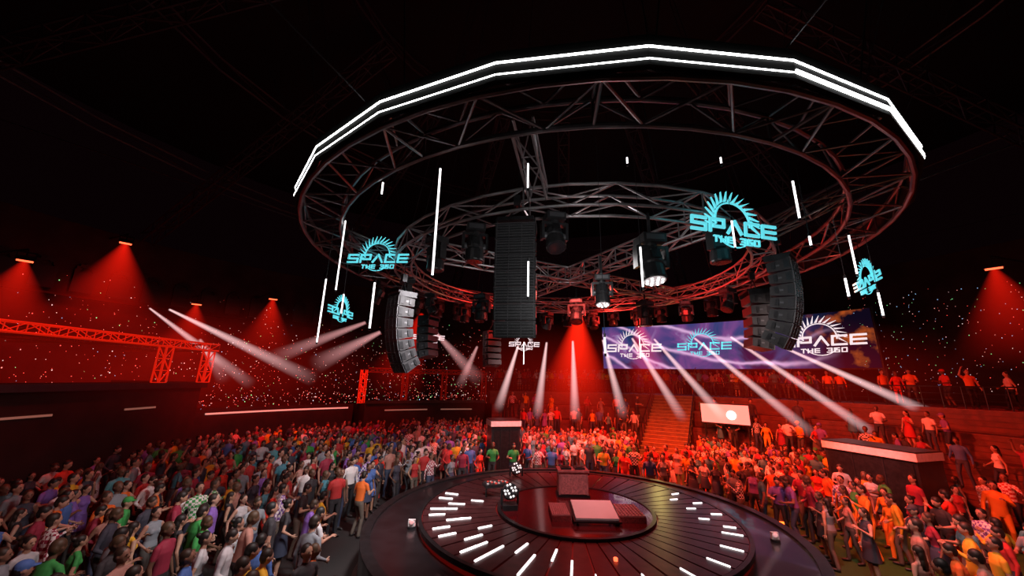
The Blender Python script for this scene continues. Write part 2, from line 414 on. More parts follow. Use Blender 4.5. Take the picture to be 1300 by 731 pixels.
# ------------------------------------------------------------------ curved LED screen
def screen_mat():
    m=bpy.data.materials.new('led_screen_nebula'); m.use_nodes=True; nt=m.node_tree; nt.nodes.clear(); N=nt.nodes.new; Lk=nt.links.new
    out=N('ShaderNodeOutputMaterial'); em=N('ShaderNodeEmission'); Lk(em.outputs[0],out.inputs[0])
    tc=N('ShaderNodeTexCoord'); n1=N('ShaderNodeTexNoise'); n1.inputs['Scale'].default_value=.3; n1.inputs['Detail'].default_value=8; n1.inputs['Distortion'].default_value=1.2
    Lk(tc.outputs['Object'],n1.inputs['Vector'])
    r=N('ShaderNodeValToRGB'); cr=r.color_ramp; cr.elements[0].position=.34;cr.elements[0].color=(.006,.01,.06,1);cr.elements[1].position=.78;cr.elements[1].color=(.6,.5,.85,1)
    for p,c in((.46,(.02,.06,.2,1)),(.54,(.08,.06,.24,1)),(.64,(.24,.08,.3,1))):
        e=cr.elements.new(p); e.color=c
    Lk(n1.outputs['Fac'],r.inputs[0])
    wv=N('ShaderNodeTexWave'); wv.inputs['Scale'].default_value=.34; wv.inputs['Distortion'].default_value=2.2; wv.inputs['Detail'].default_value=3; wv.bands_direction='DIAGONAL'
    Lk(tc.outputs['Object'],wv.inputs['Vector']); pw=N('ShaderNodeMath'); pw.operation='POWER'; pw.inputs[1].default_value=16; Lk(wv.outputs['Fac'],pw.inputs[0])
    mx=N('ShaderNodeMix'); mx.data_type='RGBA'; mx.inputs[7].default_value=(.85,.5,.85,1); Lk(pw.outputs[0],mx.inputs[0]); Lk(r.outputs[0],mx.inputs[6])
    sx=N('ShaderNodeSeparateXYZ'); Lk(tc.outputs['Object'],sx.inputs[0]); mr=N('ShaderNodeMapRange'); mr.inputs[1].default_value=21; mr.inputs[2].default_value=23.5; Lk(sx.outputs[0],mr.inputs[0])
    r2=N('ShaderNodeValToRGB'); r2.color_ramp.elements[0].position=.52;r2.color_ramp.elements[0].color=(.006,.003,.012,1);r2.color_ramp.elements[1].position=.8;r2.color_ramp.elements[1].color=(.9,.16,.02,1)
    n2=N('ShaderNodeTexNoise'); n2.inputs['Scale'].default_value=.8; n2.inputs['Detail'].default_value=9; Lk(tc.outputs['Object'],n2.inputs['Vector']); Lk(n2.outputs['Fac'],r2.inputs[0])
    mx2=N('ShaderNodeMix'); mx2.data_type='RGBA'; Lk(mr.outputs[0],mx2.inputs[0]); Lk(mx.outputs[2],mx2.inputs[6]); Lk(r2.outputs[0],mx2.inputs[7])
    Lk(mx2.outputs[2],em.inputs[0]); em.inputs[1].default_value=.8
    return m
scr=empty('curved_led_screen')
b=MB(); b.sector(26.5,26.55,5.75,9.75,D(31),D(74),44,0,closed=False); b.obj('display_surface',[screen_mat()],parent=scr)
b=MB(); b.sector(26.58,26.9,5.65,9.85,D(30.8),D(74.2),44,0)
for a in range(31,75,6):
    b.box(pol(26.9,D(a),4.7),(.3,.3,2.2),0,Matrix.Rotation(D(a),3,'Z'))
b.obj('screen_frame',[M['blackm']],parent=scr)
for (x,y,me,s) in((11.6,35.1,LW,3.0),(16.75,32.2,LC,2.6),(22.4,26.6,LW,3.0)):
    o=place(me,'screen_logo',(x,y,7.75),(0,0,math.atan2(y-CY,x-CX)-pi/2),(s,s,s)); o.parent=scr
b=MB(); a=math.atan2(22-CY,12.3-CX); R=Matrix.Rotation(a-pi/2,3,'Z')
c=Vector((12.3,22,2.85)); 
b.box(c,(2.6,.12,1.15),0,R); b.box(c+R@Vector((0,-.07,0)),(2.45,.03,1.02),1,R); b.tube(c+R@Vector((.35,-.09,-.05)),c+R@Vector((.35,-.11,-.05)),.24,n=20,m=2)
for s in(-1,1): b.box(c+R@Vector((s*1.1,.05,-1.25)),(.08,.08,1.45),0,R)
b.obj('video_monitor',[M['blackm'],M['pinkscreen'],M['whitehot']])

# ------------------------------------------------------------------ stage
st=empty('round_dj_stage')
b=MB(); b.disc(5.3,0,1.0,72,0); b.sector(5.1,5.32,1.0,1.05,0,2*pi,72,1,closed=True); b.sector(5.3,5.45,.0,.12,0,2*pi,72,1,closed=True)
b.obj('lower_platform',[M['stage'],M['blackm']],parent=st)
b=MB(); b.disc(4.02,1.0,1.15,72,0); b.sector(3.97,4.06,1.1,1.2,0,2*pi,72,1,closed=True); b.sector(1.97,2.06,1.15,1.24,0,2*pi,64,1,closed=True)
b.obj('upper_platform',[mat('under_slat_red',(.2,.012,.012),.3,em=(1,.02,.01),es=.05),M['blackm']],parent=st)
b=MB(); NS=52
for i in range(NS):
    a=2*pi*i/NS; h=2*pi/NS*.44
    b.sector(2.1,3.95,1.15,1.19,a-h,a+h,2,0)
b.obj('radial_slats',[M['slat']],parent=st)
b=MB()
def bar(aa,r0,r1,wd):
    b.box(pol((r0+r1)/2,aa,1.2),(r1-r0,wd,.025),0,Matrix.Rotation(aa,3,'Z'))
for i in range(NS):
    a=2*pi*(i+.5)/NS; d=math.degrees(a)%360
    if 158<d<=225:
        if i%2==0: bar(a,2.5+.3*(i%3),2.85+.3*(i%3),.045)
        if i%3!=1: bar(a,3.4,3.8,.055)
        else: bar(a,2.95,3.4,.05)
    elif 225<d<262:
        bar(a,3.0 if i%2 else 2.6,3.85 if i%2 else 3.1,.04)
    elif 262<=d<340:
        if i%2==0: bar(a,3.45,3.88,.022)
    elif d>=340 or d<28:
        if i%2==0: bar(a,3.1,3.35,.035)
        else: bar(a,3.55,3.82,.04)
b.obj('led_bars',[M['ledfloor']],parent=st)
b=MB(); b.disc(1.99,1.15,1.22,64,0)
b.obj('inner_deck',[M['reddeck']],parent=st)
b=MB(); b.tube(pol(2.9,D(-84),1.19),pol(2.9,D(-84),1.24),.04,n=12); b.obj('deck_light',[M['redlens']],parent=st)
dj=empty('dj_booth')
b=MB(); b.box((1.92,12.05,1.56),(.86,.5,.68),0); b.box((1.92,12.02,1.92),(.92,.56,.05),0)
b.box((1.92,11.78,1.56),(.74,.03,.5),2); b.box((1.92,12.05,1.25),(.94,.58,.06),1)
for x in(-.2,.2): b.box((1.92+x,12.0,1.97),(.3,.34,.06),3); b.tube((1.92+x,12.0,2.0),(1.92+x,12.0,2.015),.11,n=16,m=1)
b.obj('dj_console_stand',[M['redbox'],M['blackm'],mat('dj_front_panel',(.6,.2,.2),.5,noise=.3,nscale=20),M['black']],parent=dj)
b=MB()
R=Matrix.Rotation(D(12),3,'X')
b.box((2.12,10.05,1.44),(1.02,.8,.05),0,R); b.box((2.12,10.05,1.40),(1.12,.9,.04),1,R)
for sx in(-.46,.46):
    for sy in(-.32,.32): b.tube((2.12+sx,10.05+sy,1.22),(2.12+sx,10.05+sy,1.39+sy*.2),.03,m=1)
b.obj('dj_table',[M['tabl'],M['blackm']],parent=dj)
b=MB()
for x0,ww,y0 in((1.3,.45,10.35),(2.98,.75,10.35)):
    b.box((x0,y0,1.28),(ww,.9,.12),0)
    for k in range(9): b.box((x0-ww/2+ww*(k+.5)/9,y0,1.35),(ww/24,.88,.03),1)
    for k in range(9): b.box((x0,y0-.43+k*.107,1.355),(ww*.98,.02,.03),1)
b.obj('stage_monitor_grilles',[M['mesh'],M['redbox']],parent=dj)
b=MB(); R=Matrix.Rotation(D(20),3,'Z')
b.box((-.35,11.9,1.5),(.75,.4,.08),0,R); 
for k in range(8):
    for j in range(3): b.box(Vector((-.35,11.9,1.56))+R@Vector((-.3+k*.085,-.12+j*.12,0)),(.05,.06,.03),1 if (k+j)%4==0 else (3 if (k+j)%4<3 else 2),R)
for sx in(-.3,.3): b.tube(Vector((-.35,11.9,1.18))+R@Vector((sx,0,0)),Vector((-.35,11.9,1.47))+R@Vector((sx,0,0)),.025,m=0)
b.obj('lighting_controller',[M['black'],M['edge'],mat('pad_red',(.6,.05,.05),.5,em=(1,.1,.05),es=.4,sample=False),M['handle']],parent=dj)
def beye():
    b=MB(); b.box((0,0,.06),(.34,.34,.12),0)
    for q in(-1,1): b.box((q*.19,0,.27),(.04,.1,.34),0)
    R=Matrix.Rotation(D(62),3,'X'); c=Vector((0,0,.36))
    def rg(z,r,n=20): return [c+R@Vector((r*math.cos(2*pi*i/n),r*math.sin(2*pi*i/n),z)) for i in range(n)]
    b.loft([rg(-.14,.08),rg(-.1,.15),rg(.06,.18),rg(.1,.17)],0)
    pts=[(0,0)]+[(.065*math.cos(pi*i/3),.065*math.sin(pi*i/3)) for i in range(6)]+[(.13*math.cos(pi*i/6),.13*math.sin(pi*i/6)) for i in range(12)]
    for k,(x,y) in enumerate(pts): b.ell(c+R@Vector((x,y,.1)),(.026,.026,.015),1 if k%3 else 2,8,5,R)
    return b.mesh('wash_light_mesh',[M['black'],mat('lens_white',(1,1,1),.4,em=(1,.95,.95),es=1.0,sample=False),M['lensdark']])
BE=beye()
for x,y,z in((.05,10.75,1.2),(.28,14.3,1.0)): 
    place(BE,'deck_wash_light',(x,y,z),(0,0,.15),(1.15,)*3)
for x,y in((-2.3,9.94),(6.2,9.6)):
    b=MB(); b.tube((0,0,0),(0,0,.05),.1,n=14,m=1); b.box((0,0,.12),(.16,.06,.14),0); b.ell((0,-.03,.14),(.06,.03,.05),2); b.box((.06,0,.06),(.05,.05,.1),2)
    b.obj('small_deck_lamp',[M['edge'],M['black'],mat('lamp_red_glow',(.8,.3,.3),.4,em=(1,.5,.5),es=.6,sample=False)],loc=(x,y,1.0))

# ------------------------------------------------------------------ towers
def tower(name,c,ang,W=2.6,Dp=1.3,H=2.4):
    b=MB(); b.box((0,0,H/2),(W,Dp,H),0)
    b.box((0,-.02,H-.12),(W+.1,Dp+.1,.24),1); b.box((0,0,H+.02),(W+.06,Dp+.06,.05),0)
    b.box((0,-Dp/2-.01,H/2-.1),(W-.2,.03,H-.45),2)
    for i in range(1,3): b.box((-W/2+W*i/3,-Dp/2-.03,H/2-.1),(.03,.02,H-.4),0)
    for sx in(-1,1):
        for sy in(-1,1): b.box((sx*(W/2-.1),sy*(Dp/2-.1),.03),(.14,.14,.08),2)
    o=b.obj(name,[M['boxpaint'],M['edge'],M['blackm']],loc=c); o.rotation_euler=(0,0,ang); return o
ar=math.atan2(14.4-CY,13.2-CX)
tower('equipment_tower',(13.25,14.1,0),ar-pi/2,2.7,1.3,2.45)
tower('equipment_tower',(-.3,19.4,0),D(14),1.4,1.2,2.55)

# ------------------------------------------------------------------ left bar pavilion
pv=empty('bar_pavilion')
b=MB(); b.box((-15.6,13.2,2.05),(.4,11.6,4.1),0); b.box((-17.6,18.9,2.05),(4.2,.3,4.1),0)
b.box((-15.3,13.2,3.95),(.3,11.7,.25),1)
b.obj('bar_wall',[M['bar'],M['boxpaint']],parent=pv)
b=MB()
for y0 in(12.4,16.1): b.box((-15.37,y0,3.05),(.04,1.3,.07),0)
b.obj('bar_strip_lights',[M['warm']],parent=pv)
b=MB()
line_truss(b,(-15,6.5,5.75),(-14.6,18.4,5.75),.3,.032,.016,.5)
for x,y in((-15.0,16.2),(-14.9,18.4)): line_truss(b,(x,y,4.1),(x,y,5.6),.33,.035,.02,.4)
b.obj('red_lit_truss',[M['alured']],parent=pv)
b=MB()
line_truss(b,(-14.6,18.4,5.75),(-20.5,20,5.75),.32,.035,.02,.6)
line_truss(b,(-17.5,6.5,5.75),(-17.5,18.8,5.75),.32,.03,.018,.8)
for y in(9,12,15): line_truss(b,(-15,y,5.75),(-20.5,y,5.75),.3,.03,.016,.8)
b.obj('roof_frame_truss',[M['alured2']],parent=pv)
pv2=empty('vip_booth_pavilion')
b=MB()
b.sector(19.5,23,0,2.7,D(101),D(127),14,0); b.sector(19.3,19.5,2.7,2.9,D(101),D(127),14,1)
b.sector(21,23.4,4.9,5.1,D(100),D(127),14,1)
b.obj('booth_wall',[M['bar'],M['boxpaint']],parent=pv2)
b=MB(); b.sector(19.44,19.49,2.2,2.28,D(104),D(111),4,0); b.sector(19.44,19.49,2.2,2.28,D(114),D(123),4,0); b.obj('booth_strip_lights',[M['warm']],parent=pv2)
b=MB()
p=pol(20.6,D(127),0); line_truss(b,(p.x,p.y,2.7),(p.x,p.y,5.0),.35,.04,.022,.4)
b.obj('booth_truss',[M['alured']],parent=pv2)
b=MB()
for a in(101,110,118.5): p=pol(20.6,D(a),0); line_truss(b,(p.x,p.y,2.7),(p.x,p.y,5.0),.35,.04,.022,.5)
for a in range(101,126,5): line_truss(b,pol(20.6,D(a),5.0),pol(20.6,D(a+5.2),5.0),.3,.03,.02,.5)
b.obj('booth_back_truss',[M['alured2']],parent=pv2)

# ------------------------------------------------------------------ disco light specks on the stands, put in as glowing dots
cols=[(1,.1,.08),(1,.7,.65),(.3,1,.35),(1,.35,.3),(.35,.6,1)]
fm=[mat('fairy_%d'%i,c,.5,0,em=c,es=1.5,sample=False) for i,c in enumerate(cols)]
b=MB()
def octa(p,r,m):
    b.add([p+Vector(d)*r for d in((1,0,0),(-1,0,0),(0,1,0),(0,-1,0),(0,0,1),(0,0,-1))],[(0,2,4),(2,1,4),(1,3,4),(3,0,4),(2,0,5),(1,2,5),(3,1,5),(0,3,5)],m)
for i in range(3400):
    a=D(random.uniform(96,225)); r=random.choice([30.9,30.9,28,25.5,23,21.4]); zt={30.9:10.4,28:8,25.5:6.8,23:5,21.4:3.4}[r]
    octa(pol(r,a,random.uniform(2.6,zt)),random.choice([.014,.018,.02,.022,.034]),random.choices(range(5),[7,3,1.2,3,.6])[0])
for i in range(1500):
    a=D(random.uniform(-60,34)); r=random.choice([30.9,28,25.5]); octa(pol(r,a,random.uniform(4.2,10.5)),random.uniform(.012,.024),random.choices(range(5),[4,2,2,3,3])[0])
b.obj('fairy_lights',fm)

# ------------------------------------------------------------------ beams (light in haze: emission volume inside a cone)
def vol_mat(name,col,kind,S,p=1,q=.1,rate=1.6):
    m=bpy.data.materials.new(name); m.use_nodes=True; nt=m.node_tree; nt.nodes.clear(); N=nt.nodes.new; Lk=nt.links.new
    try: m.cycles.volume_step_rate=rate
    except Exception: pass
    out=N('ShaderNodeOutputMaterial'); em=N('ShaderNodeEmission'); Lk(em.outputs[0],out.inputs['Volume']); em.inputs[0].default_value=(*col,1)
    tc=N('ShaderNodeTexCoord'); sx=N('ShaderNodeSeparateXYZ'); Lk(tc.outputs['Object'],sx.inputs[0])
    def MT(op,a,bb=None,clamp=False):
        n=N('ShaderNodeMath'); n.operation=op; n.use_clamp=clamp
        for i,v in enumerate((a,bb)):
            if v is None: continue
            if isinstance(v,(int,float)): n.inputs[i].default_value=v
            else: Lk(v,n.inputs[i])
        return n.outputs[0]
    x,y,z=sx.outputs
    rr=MT('ADD',MT('MULTIPLY',x,x),MT('MULTIPLY',y,y))
    if kind=='ball':
        s=MT('MULTIPLY',MT('POWER',MT('SUBTRACT',1,MT('ADD',rr,MT('MULTIPLY',z,z)),True),1.6),S)
    else:
        R=MT('ADD',MT('MULTIPLY',z,1-q),q)
        rho=MT('DIVIDE',rr,MT('MULTIPLY',R,R)); fall=MT('SUBTRACT',1,rho,True); fall=MT('POWER',fall,1.2)
        lz=MT('POWER',MT('SUBTRACT',1,z,True),p)
        s=MT('MULTIPLY',MT('DIVIDE',MT('MULTIPLY',fall,lz),R),S)
    Lk(s,em.inputs[1])
    return m
def cone_mesh(name,m,q,n=24):
    b=MB(); b.loft([[(q*math.cos(2*pi*i/n),q*math.sin(2*pi*i/n),0) for i in range(n)],[(math.cos(2*pi*i/n),math.sin(2*pi*i/n),1) for i in range(n)]])
    return b.mesh(name,[m])
bw=cone_mesh('beam_white',vol_mat('haze_beam_pink',(1,.6,.6),'c',1.5,.8,.16,1),.16)
bw2=cone_mesh('beam_white_soft',vol_mat('haze_beam_soft',(1,.45,.45),'c',.8,.9,.2,1),.2)
br=cone_mesh('beam_red',vol_mat('haze_cone_red',(1,.012,.004),'c',.17,1.5,.05),.05)
br2=cone_mesh('beam_red_strong',vol_mat('haze_cone_red_strong',(1,.015,.004),'c',.5,1.2,.08),.08)
HZ=empty('light_rays_in_haze')
def beam(me,a,bb,r,name='haze_ray'):
    a=Vector(a);bb=Vector(bb); d=bb-a
    o=place(me,name,a,(0,0,0),(r,r,d.length),parent=HZ); o.rotation_mode='QUATERNION'; o.rotation_quaternion=Vector((0,0,1)).rotation_difference(d.normalized()); return o
b=MB(); b.ell((0,0,0),(1,1,1),0,24,16); ball=b.mesh('haze_cloud',[vol_mat('red_haze',(1,.015,.006),'ball',.012,rate=4)])  # self-glowing ball put in to imitate red light spread through the air
for l,s in(((-17,19,5),(11,9,3.4)),((3,23,4.6),(9,6,3.6)),((14,20,5),(9,7,3.2))):
    place(ball,'red_haze_cloud',l,(0,0,0),s,parent=HZ)
SB=[(.020,.09,-.03,-.075),(.097,.1,.072,-.09),(.168,.105,.17,-.095),(.25,.11,.295,-.085),(.33,.116,.45,-.09),(.39,.115,.56,-.09),(.5,.12,.78,-.12),(.6,.125,.97,-.14),(.74,.1,1.12,-.075)]
for sx_,kz,ex,ez in SB:
    Y=16.8-sx_*2; Y2=22.5-ex*3
    beam(bw,(sx_*Y,Y,4.5+kz*Y),(ex*Y2,Y2,4.5+ez*Y2),.36)
for A,B,me,r in(((-20,20,7.95),(-12.9,19,4.0),bw,.35),((-18.9,20,7.9),(-9.8,19,4.3),bw,.42),((-7.2,18,7.1),(-12.2,19,5.3),bw2,.5),((-6.6,18.5,6.7),(-10,19,5.0),bw2,.6),
    ((-3.6,17.6,6.6),(-1.6,20,4.4),bw2,.5),((-1.6,17.6,6.0),(-2.8,21,4.1),bw2,.35),((-16,19,6.2),(-13.5,18,4.2),bw2,.4)):
    beam(me,A,B,r)
def washlamp():
    b=MB(); b.box((0,0,.14),(.6,.3,.2),0); b.box((0,0,.02),(.5,.2,.05),1); b.tube((0,0,.24),(0,0,.6),.03,m=0)
    for s in(-1,1): b.box((s*.28,0,.3),(.05,.1,.3),0)
    b.box((0,0,.44),(.6,.1,.05),0)
    return b.mesh('wash_lamp_mesh',[M['blackm'],M['redlens']])
WL=washlamp()
RC=[(-24.6,22,12.4,3.6,6.0),(-25,18,9.9,2.8,4.6),(-22.7,26,9.3,2.5,3.9),(-18.6,28,10.2,2.8,4.8),(23.5,17,10.2,2.8,5.0)]
b=MB()
for x,y,z,r,L in RC:
    place(WL,'red_wash_light',(x,y,z),(0,0,math.atan2(y,x)+pi/2),(1.1,)*3)
    beam(br,(x,y,z),(x,y,z-L),r,'red_haze_cone')
    a=math.atan2(y-CY,x-CX); e=pol(30.9,a,z+.66); b.tube((x,y,z+.66),e,.05)
b.obj('lamp_bracket',[M['blackm']])
place(WL,'red_wash_light',(3.4,18.4,7.75),(0,0,0),(1,)*3)
b=MB(); b.tube((3.4,18.4,8.3),(3.1,17.9,8.3),.04); b.obj('lamp_bracket',[M['blackm']])
beam(br2,(3.4,18.4,7.75),(3.2,19.0,2.6),2.7,'red_haze_cone')
beam(br,(6.5,18.6,7.7),(8.5,22,2.5),2.4,'red_haze_cone')
beam(br,(-4.6,18.6,7.7),(-7,22,3.2),2.4,'red_haze_cone')

# ------------------------------------------------------------------ people
def objcol(name,rough=.75,pattern=False,rand=False):
    m=bpy.data.materials.new(name); m.use_nodes=True; nt=m.node_tree; bs=nt.nodes['Principled BSDF']; bs.inputs['Roughness'].default_value=rough
    oi=nt.nodes.new('ShaderNodeObjectInfo')
    if rand:
        r=nt.nodes.new('ShaderNodeValToRGB'); r.color_ramp.interpolation='CONSTANT'
        cs=rand; r.color_ramp.elements[0].color=(*cs[0],1); r.color_ramp.elements[1].position=1/len(cs); r.color_ramp.elements[1].color=(*cs[1],1)
        for i in range(2,len(cs)): e=r.color_ramp.elements.new(i/len(cs)); e.color=(*cs[i],1)
        nt.links.new(oi.outputs['Random'],r.inputs[0]); nt.links.new(r.outputs[0],bs.inputs['Base Color']); return m
    src=oi.outputs['Color']
    if pattern:
        tc=nt.nodes.new('ShaderNodeTexCoord'); ck=nt.nodes.new('ShaderNodeTexChecker'); ck.inputs['Scale'].default_value=17; ck.inputs[2].default_value=(.75,.72,.72,1)
        nt.links.new(tc.outputs['Object'],ck.inputs[0]); nt.links.new(src,ck.inputs[1]); src=ck.outputs[0]
    nt.links.new(src,bs.inputs['Base Color']); return m
skin=objcol('skin',.55,rand=[(.42,.23,.16),(.5,.3,.22),(.24,.12,.08),(.38,.2,.14),(.14,.07,.045),(.46,.27,.18)])
hair=objcol('hair',.55,rand=[(.010,.008,.007),(.02,.013,.009),(.035,.02,.012),(.008,.008,.008),(.07,.04,.02),(.015,.01,.008)])
shirt=objcol('cloth_top'); plaid=objcol('cloth_plaid',pattern=True)
pants=objcol('cloth_trousers',rand=[(.02,.025,.05),(.015,.015,.018),(.04,.055,.1),(.07,.06,.055),(.03,.03,.035),(.12,.1,.08)])
shoes=mat('shoes',(.03,.028,.028),.5); eyes=mat('eyes',(.01,.008,.008),.3); lips=mat('lips',(.35,.1,.09),.5)

def sstep(t): t=max(0,min(1,t)); return t*t*(3-2*t)
def person(name,fem=False,lean=0,twist=0,arms=None,legs=None,outfit='tee',hairs='short',headtilt=0,pat=False):
    """one continuous remeshed body facing -Y, feet on z=0"""
    prims=[]; b=MB()
    def T(p):
        p=Vector(p); t=sstep((p.z-.9)/.35)
        if t>0:
            q=p-Vector((0,0,.95)); q=Matrix.Rotation(lean*t,3,'X')@q; q=Matrix.Rotation(twist*t,3,'Z')@q; p=q+Vector((0,0,.95))
        return p
    def H(p):
        nk=Vector((0,0,1.5)); q=Vector(p)-nk; q=Matrix.Rotation(headtilt,3,'X')@q; return T(nk+q)
    def cap(a,c,ra,rc,label,tf=lambda p:Vector(p),n=12):
        a=tf(a);c=tf(c); b.tube(a,c,ra,rc,n=n); b.ell(a,(ra,)*3,0,12,8); b.ell(c,(rc,)*3,0,12,8); prims.append(('c',a,c,ra,rc,label))
    def el(c,r,label,tf=lambda p:Vector(p),R=None):
        c=tf(c); b.ell(c,r,0,16,12,R); prims.append(('e',c,Vector(r),label))
    long_=outfit in('shirt',); jump=outfit=='jump'
    top='shirt'; bot='shirt' if (jump or outfit=='dress') else 'pants'
    if fem: prof=[(.84,.15,.105),(.92,.172,.115),(1.0,.155,.105),(1.1,.122,.088),(1.2,.135,.1),(1.29,.15,.115),(1.37,.14,.092),(1.44,.07,.06)]; sh=.150
    else: prof=[(.84,.145,.105),(.93,.165,.118),(1.02,.155,.112),(1.12,.152,.11),(1.22,.165,.116),(1.31,.178,.12),(1.39,.16,.098),(1.46,.08,.066)]; sh=.175
    rings=[]
    for z,rx,ry in prof:
        rings.append([T((rx*math.cos(2*pi*i/16),ry*math.sin(2*pi*i/16)+(.01 if z<1 else 0),z)) for i in range(16)])
        prims.append(('e',T((0,0,z)),Vector((rx,ry,.06)),top if z>.95 else bot))
    b.loft(rings)
    if fem:
        for s in(-1,1): el((s*.062,-.072,1.27),(.058,.05,.06),top,T)
    cap((0,.01,1.42),(0,0,1.53),.055,.05,'skin',T)
    el((0,-.002,1.645),(.076,.093,.108),'skin',H); el((0,-.03,1.585),(.052,.058,.052),'skin',H)
    el((0,-.098,1.628),(.013,.02,.025),'skin',H)
    for s in(-1,1): el((s*.078,.008,1.635),(.014,.02,.032),'skin',H)
    if hairs=='short': el((0,.024,1.675),(.087,.096,.098),'hair',H); el((0,.05,1.62),(.08,.062,.08),'hair',H)
    elif hairs=='cap':
        el((0,.01,1.68),(.086,.1,.085),'shirt',H); el((0,-.1,1.675),(.06,.06,.012),'shirt',H); el((0,.05,1.62),(.08,.062,.08),'hair',H)
    elif hairs=='bun': el((0,.02,1.67),(.086,.096,.098),'hair',H); el((0,.05,1.62),(.08,.062,.08),'hair',H); el((0,.12,1.7),(.045,.045,.045),'hair',H)
    else:
        el((0,.022,1.668),(.088,.098,.1),'hair',H); el((0,.07,1.57),(.088,.055,.13),'hair',H); el((0,.085,1.44),(.095,.045,.13),'hair',T)
    arms=arms or [((-.24,.02,1.12),(-.25,-.06,.86)),((.24,.02,1.12),(.25,-.06,.86))]
    hands=[]
    for s,(e,wr) in zip((-1,1),arms):
        S=(s*sh,0,1.385); k=.86 if fem else 1
        bare=outfit in('tank','dress'); mm=(S[0]+(e[0]-S[0])*.5,(e[1])*.5,S[2]+(e[2]-S[2])*.5)
        cap((s*.03,.01,1.44),(s*(sh-.02),.005,1.40),.045,.048*k,top,T)
        cap(S,mm,.056*k,.05*k,'skin' if bare else top,T)
        cap(mm,e,.044*k,.038*k,'shirt' if (long_ or jump) else 'skin',T)
        cap(e,wr,.04*k,.026*k,'shirt' if (long_ or jump) else 'skin',T)
        hands.append((T(e),T(wr),s))
    legs=legs or [((-.1,-.02,.5),(-.11,.02,.09)),((.1,-.02,.5),(.11,.02,.09))]
    short=outfit in('shorts','skirt','dress')
    for s,(kn,an) in zip((-1,1),legs):
        hp=Vector((s*.09,0,.88)); kn=Vector(kn);an=Vector(an); md=hp.lerp(kn,.6)
        cap(hp,md,.09,.07,bot); cap(md,kn,.07,.054,'skin' if outfit in('skirt','dress') else bot)
        mid=kn.lerp(an,.35); lab='skin' if short else bot
        cap(kn,mid+Vector((0,.012,0)),.053,.052,lab); cap(mid+Vector((0,.012,0)),an,.05,.037 if short else .05,lab)
        dr=Vector((s*.03,-.16,-.045)); el(an+Vector((0,-.01,-.035)),(.042,.06,.045),'shoes'); cap(an+Vector((0,-.02,-.045)),an+dr,.038,.032,'shoes'); el(an+dr*.6+Vector((0,0,-.012)),(.043,.1,.03),'shoes')
    if outfit in('skirt','dress'):
        lab='pants' if outfit=='skirt' else 'shirt'; rr=[]
        for z,rx in((1.0,.155),(.88,.185),(.75,.2),(.58,.225)):
            rr.append([(rx*math.cos(2*pi*i/20)*(1+.03*math.cos(5*2*pi*i/20)),rx*.78*math.sin(2*pi*i/20),z) for i in range(20)]); prims.append(('e',Vector((0,0,z)),Vector((rx,rx*.78,.09)),lab))
        b.loft(rr)
    me=b.mesh('tmp',[]); o=place(me,'tmp'); md=o.modifiers.new('r','REMESH'); md.mode='VOXEL'; md.voxel_size=.0125; md.use_smooth_shade=True
    sm=o.modifiers.new('s','SMOOTH'); sm.factor=.5; sm.iterations=3
    dg=bpy.context.evaluated_depsgraph_get(); ev=o.evaluated_get(dg); m2=bpy.data.meshes.new_from_object(ev)
    n=len(m2.vertices); V=np.empty(n*3); m2.vertices.foreach_get('co',V); V=V.reshape(-1,3)
    np_=len(m2.polygons); Cn=np.empty(np_*3); m2.polygons.foreach_get('center',Cn); Cn=Cn.reshape(-1,3)
    faces=[tuple(p.vertices) for p in m2.polygons]
    best=np.full(np_,9.); lab=np.zeros(np_,int); LB={'skin':0,'hair':1,'shirt':2,'pants':3,'shoes':4}
    for pr in prims:
        if pr[0]=='c':
            a=np.array(pr[1]);c=np.array(pr[2]);d=c-a;t=np.clip(((Cn-a)@d)/max(d@d,1e-9),0,1); ds=np.linalg.norm(Cn-(a+t[:,None]*d),axis=1)-(pr[3]+(pr[4]-pr[3])*t); L=pr[5]
        else:
            r=np.array(pr[2]); q=(Cn-np.array(pr[1]))/r; ds=(np.linalg.norm(q,axis=1)-1)*r.min(); L=pr[3]
        k=ds<best; best[k]=ds[k]; lab[k]=LB[L]
    out=MB(); out.v=[tuple(x) for x in V]; out.f=faces; out.m=[int(x) for x in lab]
    for s in(-1,1):
        out.ell(H((s*.03,-.088,1.648)),(.011,.008,.006),5,6,4)
        out.box(H((s*.03,-.092,1.667)),(.032,.008,.006),1)
    out.ell(H((0,-.086,1.585)),(.022,.009,.006),6,8,4)
    for e,wr,s in hands:
        d=(wr-e).normalized(); side=Vector((0,-1,0)); side=(side-d*side.dot(d)); 
        side=side.normalized() if side.length>.1 else Vector((1,0,0)); nrm=d.cross(side).normalized()
        if nrm.dot(Vector((s,0,0)))<0: nrm=-nrm
        R=Matrix((side,nrm,d)).transposed()
        out.ell(wr+d*.05,(.038,.018,.055),0,10,6,R)
        for k,(off,L) in enumerate(((.028,.066),(.01,.076),(-.009,.071),(-.027,.056))):
            p=wr+d*.088+side*off; q=p+(d*.9-nrm*.3).normalized()*L*.45; r_=q+(d*.7-nrm*.7).normalized()*L*.32; t_=r_+(d*.35-nrm*.93).normalized()*L*.26
            out.tube(p-d*.02,q,.0095,.0088,n=6,m=0); out.tube(q,r_,.0088,.008,n=6,m=0); out.tube(r_,t_,.008,.006,n=6,m=0)
        p=wr+d*.03+side*.03; q=p+(d*.6+side*.75).normalized()*.035; r_=q+(d*.9+side*.2-nrm*.2).normalized()*.03
        out.tube(p-side*.015,q,.012,.0105,n=6,m=0); out.tube(q,r_,.0105,.008,n=6,m=0)
    fm_=out.mesh(name,[skin,hair,plaid if pat else shirt,pants,shoes,eyes,lips],smooth=True)
    bpy.data.objects.remove(o); bpy.data.meshes.remove(m2)
    return fm_
